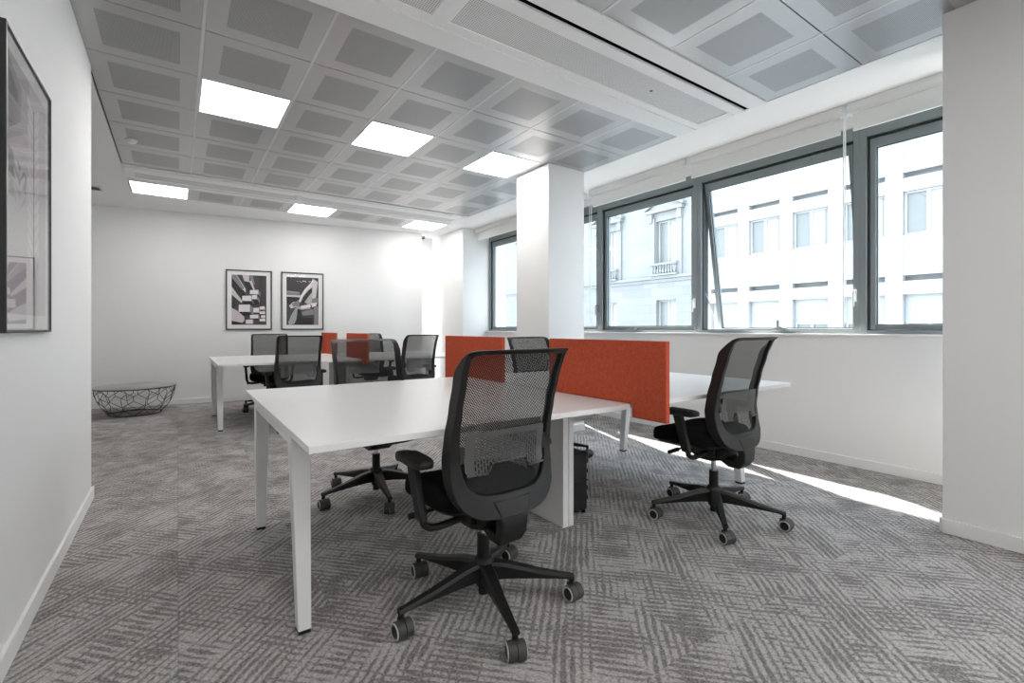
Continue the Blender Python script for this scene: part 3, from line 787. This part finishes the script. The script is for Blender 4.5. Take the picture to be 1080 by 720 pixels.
for q in ((.52, .30, .24, .08, .06, .05), (.30, .42, .26, .10, .10, .08), (.58, .40, .14, .08, .08, .08), (.20, .60, .32, .14, .10, .06), (.62, .66, .16, .09, .04, .03), (.80, .63, .14, .06, .03, .02), (.80, .73, .15, .05, .03, .02), (.52, .80, .24, .07, .04, .03), (.84, .81, .12, .05, .02, .02), (.80, .88, .16, .05, .03, .02), (.40, .90, .20, .08, .03, .0)): boxes += bx2(*q)
boxes += [(3, [(0, .66), (.16, .72), (.36, .84), (.36, .92), (.30, .96), (0, .92)]), (1, [(0, .92), (.30, .96), (.22, 1.), (0, 1.)])]
def clip(polys): return [(m, [(min(1, max(0, x)), min(1, max(0, y))) for x, y in p]) for m, p in polys]
ribbon = [(2, [(0, .30), (.42, .34), (.42, .38), (0, .36)]), (3, [(0, .37), (.44, .38), (.44, .42), (0, .41)]), (5, [(.02, .29), (.40, .31), (.40, .33), (.02, .31)]),
          (1, [(.0, .42), (.44, .42), (.40, .52), (.08, .58), (0, .52)]), (3, [(.08, .60), (.20, .52), (.42, .50), (.38, .60), (.14, .66)]), (2, [(.16, .56), (.40, .46), (.40, .60), (.2, .62)]),
          (3, [(.38, .52), (.42, .40), (.55, .26), (.74, .12), (.82, .02), (.98, .08), (.92, .42), (.80, .44), (.80, .20), (.66, .28), (.52, .40), (.44, .52)]),
          (4, [(.38, .50), (.44, .38), (.56, .25), (.75, .11), (.76, .16), (.60, .29), (.48, .42), (.42, .52)]), (1, [(.46, .52), (.56, .40), (.78, .22), (.78, .30), (.62, .44), (.54, .56)]),
          (5, [(.56, .52), (.66, .42), (.80, .30), (.80, .54), (.70, .58)]), (2, [(.80, .44), (.98, .42), (.98, .52), (.82, .52)]), (4, [(.76, .54), (.96, .52), (.92, .60), (.80, .62)]),
          (5, [(.05, .95), (.14, .80), (.30, .62), (.72, .57), (.74, .66), (.46, .68), (.34, .82), (.24, .98), (.08, 1.)]), (4, [(.44, .60), (.74, .56), (.76, .62), (.46, .66)]),
          (1, [(.34, .66), (.46, .68), (.44, .84), (.30, .92)]), (2, [(.46, .72), (.84, .66), (.86, .78), (.50, .80)]), (1, [(.28, .92), (.44, .84), (.80, .86), (.80, 1.), (.22, 1.)]), (2, [(.86, .62), (.98, .60), (1., 1.), (.86, 1.)])]
for k in range(7):
    for r in range(4):
        px, py = .10 + .035 * k + .04 * r, .90 - .045 * k + .03 * r
        if px < .5: ribbon.append((0, [(px, py), (px + .016, py - .006), (px + .018, py + .012), (px, py + .018)]))
rz = math.atan2(bd.y, bd.x)
for s0, w, lab, art in ((1.928, .63, 'framed black and white photograph of stacked box-like balconies, left on the end wall', (0, clip(boxes))),
                        (2.690, .63, 'framed black and white photograph of a curving structure, right on the end wall', (0, clip(ribbon)))):
    p = bk(s0, 1.556, .001); r = empty('picture', p, rz); tag(r, lab, 'framed picture', 'framed pictures on the end wall')
    picture(r, w, .925, art)
leaf = [(5, [(0, 0), (.5, 0), (.5, .22), (0, .34)]), (2, [(0, .02), (.30, .08), (.28, .22), (0, .30)]), (0, [(0, .06), (.22, .12), (.20, .16), (0, .16)]), (2, [(0, .36), (.44, .42), (.40, .50), (0, .46)]), (5, [(.02, .47), (.42, .52), (.36, .58), (.02, .54)])]
for cx, y0_, y1_, s in ((.62, .10, .78, 1.), (.24, .34, .66, .8), (.90, .30, .84, .8)):
    k = 0; y = y0_
    while y < y1_:
        for d in (-1, 1): leaf.append((4 if s == 1. else 3, [(cx, y + .03), (cx + d * .06 * s, y + .0), (cx + d * .16 * s, y - .035), (cx + d * .17 * s, y - .01), (cx + d * .09 * s, y + .035), (cx + d * .01, y + .055)]))
        y += .058
leaf += [(2, [(.60, .10), (.64, .10), (.63, .84), (.61, .84)])]
r = empty('picture', (XL + .001, 2.485, 1.593), R(90)); tag(r, 'large framed black and white picture on the near left wall', 'framed picture')
picture(r, .66, .995, (3, clip(leaf)), depth=.020, fw=.010, mnt=.055)

# ------------------------------------------------------------------ bits in the niche at the end of the far wall
t = empty('wall_switch', (3.70, 8.36, 1.40)); tag(t, 'small white wall box high in the niche right of the end wall', 'wall switch')
b = MB(); b.box(-.05, .07, -.03, 0, -.05, .08); b.build('housing', M['white_pl'], t, bevel=.004)
b = MB(); b.box(-.02, .03, -.034, -.03, -.01, .04); b.build('button', M['tee'], t)
t = empty('cable_cover', (3.66, 8.36, 0)); tag(t, 'slim white cable cover running up the niche wall', 'cable cover')
b = MB(); b.box(-.03, .03, -.025, 0, 0, ZC); b.build('duct', M['white_pl'], t, bevel=.003)
t = empty('door_sensor', (3.735, 8.30, ZC + .002)); tag(t, 'tiny black sensor at the ceiling in the niche', 'sensor')
b = MB(); b.box(-.05, .05, -.03, .03, -.045, 0); b.build('housing', M['black'], t, bevel=.004)
b = MB(); b.cyl((0, -.03, -.022), (0, -.038, -.022), .014, n=12); b.build('lens', M['chrome'], t)

# ------------------------------------------------------------------ outside: street, two buildings, added slab that blocks the sun
b = MB(); b.box(4.86, 60, -60, 90, -6.6, -6.5); struct(b.build('street', M['asphalt']))
XO = 20.
def facade_window(parent, y0, y1, z0, z1, x, curtain=True):
    f = .07
    b = MB(); ring(b, x - .03, x + .06, y0, y1, z0, z1, f, f, f, f); m = (y0 + y1) / 2; b.box(x - .03, x + .06, m - .05, m + .05, z0 + f, z1 - f)
    w = b.build('window', M['render'], parent)
    b = MB(); b.box(x + .03, x + .05, y0 + f, y1 - f, z0 + f, z1 - f); b.build('pane', M['out_pane'], w)
    if curtain:
        b = MB(); k = random.random() * .3
        n = 9; a0, a1 = y0 + f + .05 + k * .3, m - .02 - k * .2 + .12
        for q in range(n):
            ya, yb = a0 + (a1 - a0) * q / n, a0 + (a1 - a0) * (q + 1) / n
            b.quad((x + .028 - .012 * (q % 2), ya, z0 + f), (x + .028 - .012 * ((q + 1) % 2), yb, z0 + f), (x + .028 - .012 * ((q + 1) % 2), yb, z1 - f), (x + .028 - .012 * (q % 2), ya, z1 - f))
        b.build('curtain', M['curtain'], w, fix=False)
mod = empty('building', (0, 0, -6.5)); tag(mod, 'white modern building across the street with rows of windows and slots', 'building')
mz = 6.5
wl = MB(); wl.box(XO + .45, XO + 8, -14, 13.21, 0, 13.5 + mz)
PITCH = 1.765; ybays = [10.97 - 1.28 - PITCH * k for k in range(-1, 12)]
NY = 13.30
FL = 3.45
def zrow(k): return 2.71 + FL * k
bands = []
for k in range(-2, 4):
    zb = zrow(k)                       # slot bottom
    bands += [(zb - .45, zb), (zb + .19, zb + 1.54), ]
for a, c in bands:
    wl.box(XO, XO + .46, -14, 13.2, a + mz, c + mz)
for y in ybays: wl.box(XO - .04, XO + .46, y + 1.285, y + PITCH, 0, 13.5 + mz)
wl.build('wall', M['render'], mod)
b = MB()
for k in range(-2, 4):
    for y in ybays: b.box(XO + .30, XO + .40, y, y + 1.285, zrow(k) + mz, zrow(k) + .19 + mz)
b.build('slot_backing', M['out_dark'], mod)
for k in range(-1, 3):
    for y in ybays:
        z0 = zrow(k) + 1.54; z1 = zrow(k + 1) - .45
        if k == -1:     # row with roller shutters half down
            hcut = .62 if int(y * 10) % 3 else 1.0
            b = MB(); n = 12; zc = z1 - (z1 - z0) * hcut
            for q in range(n):
                za, zb = zc + (z1 - zc) * q / n, zc + (z1 - zc) * (q + 1) / n
                b.quad((XO + .20, y + .01, za), (XO + .20, y + 1.275, za), (XO + .185, y + 1.275, zb), (XO + .185, y + .01, zb))
            o = b.build('roller_shutter', M['shutter'], mod, fix=False); o.location = (0, 0, mz)
            if hcut < 1: facade_window(mod, y + .02, y + 1.265, z0 + mz, zc + mz, XO + .22, False)
        else: facade_window(mod, y + .01, y + 1.275, z0 + mz, z1 + mz, XO + .15)
neo = empty('building', (0, 0, -6.5)); tag(neo, 'pale classical stone building across the street with pedimented windows and balustrades', 'building')
b = MB(); b.box(XO + .5, XO + 8, NY, 48, 0, 13.5 + mz); b.m(0)
NW = [15.2 + 3.85 * k for k in range(8)]
# upper wall left open at the windows
prev = NY
for c in NW + [None]:
    e = (c - .62) if c else 48
    b.box(XO, XO + .5, prev, e, 3.75 + mz, 13.5 + mz)
    if c:
        b.box(XO, XO + .5, c - .62, c + .62, 6.55 + mz, 13.5 + mz); prev = c + .62
upper = b.build('wall', M['neo'], neo)
b = MB(); prev = NY
for c in NW + [None]:
    e = (c - .60) if c else 48
    b.box(XO - .02, XO + .5, prev, e, 0, 3.45 + mz)
    if c:
        b.box(XO - .02, XO + .5, c - .6, c + .6, 2.55 + mz, 3.45 + mz); b.box(XO - .02, XO + .5, c - .6, c + .6, 0, .2 + mz); prev = c + .60
b.build('rusticated_base', M['ashlar'], neo)
b = MB(); b.prism([(XO - .22, 3.75 + mz), (XO + .3, 3.75 + mz), (XO + .3, 3.45 + mz), (XO - .08, 3.45 + mz), (XO - .12, 3.58 + mz), (XO - .22, 3.62 + mz)], 'y', NY, 48); b.build('string_course', M['neo'], neo)
for c in NW:
    facade_window(neo, c - .62, c + .62, 4.0 + mz, 6.55 + mz, XO + .25)
    facade_window(neo, c - .60, c + .60, .2 + mz, 2.55 + mz, XO + .25)
    b = MB()
    for s in (-1, 1): b.box(XO - .10, XO + .02, c + s * .80 - .15, c + s * .80 + .15, 3.75 + mz, 6.72 + mz)
    for s in (-1, 1): b.box(XO - .20, XO + .02, c + s * .86 - .12, c + s * .86 + .12, 6.50 + mz, 6.95 + mz)
    b.box(XO - .28, XO + .02, c - 1.08, c + 1.08, 6.95 + mz, 7.10 + mz)
    b.build('surround', M['neo'], neo)
    b = MB(); b.prism([(c - 1.12, 7.10 + mz), (c + 1.12, 7.10 + mz), (c, 7.66 + mz)], 'x', XO - .14, XO + .02)
    for s in (-1, 1): b.hexa([(XO - .30, c + s * 1.16, 7.10 + mz), (XO + .02, c + s * 1.16, 7.10 + mz), (XO + .02, c, 7.66 + mz), (XO - .30, c, 7.66 + mz)], [(XO - .30, c + s * 1.16, 7.24 + mz), (XO + .02, c + s * 1.16, 7.24 + mz), (XO + .02, c, 7.80 + mz), (XO - .30, c, 7.80 + mz)])
    b.build('pediment', M['neo'], neo)
    b = MB(); b.box(XO - .34, XO - .14, c - .80, c + .80, 4.28 + mz, 4.38 + mz); b.box(XO - .34, XO - .14, c - .80, c + .80, 3.76 + mz, 3.84 + mz)
    for q in range(9):
        yy = c - .66 + q * .165
        b.lathe([(.03, 3.84), (.05, 3.90), (.065, 3.98), (.035, 4.10), (.03, 4.18), (.05, 4.28)], 8, (XO - .24, yy, mz))
    b.build('balustrade', M['neo'], neo, smooth=40)
# unseen slab added above the windows to trim the sun patch indoors
b = MB(); b.box(4.86, 5.13, -8, 20, 3.0, 3.16); struct(b.build('facade_overhang', M['render']))

# ------------------------------------------------------------------ light
w = bpy.data.worlds.new('sky'); sc.world = w; w.use_nodes = True
bg = w.node_tree.nodes['Background']; bg.inputs[0].default_value = (.76, .88, 1., 1); bg.inputs[1].default_value = 7.4
sun = bpy.data.lights.new('sun', 'SUN'); so = bpy.data.objects.new('sun', sun); C.objects.link(so)
sun.energy = 45.; sun.angle = R(.53); sun.color = (1., .96, .90)
SD = Vector((-.51, -1.55, -1.)).normalized()
so.rotation_euler = (-SD).to_track_quat('Z', 'Y').to_euler(); so.location = (10, 10, 12)
sc.view_settings.view_transform = 'Standard'; sc.view_settings.look = 'None'; sc.view_settings.gamma = 1; sc.view_settings.use_curve_mapping = False
sc.view_settings.exposure = .18
sc.cycles.max_bounces = 10; sc.cycles.diffuse_bounces = 6; sc.cycles.transparent_max_bounces = 24; sc.cycles.sample_clamp_indirect = 8
sc.cycles.use_denoising = True
sc.cycles.caustics_reflective = False; sc.cycles.caustics_refractive = False
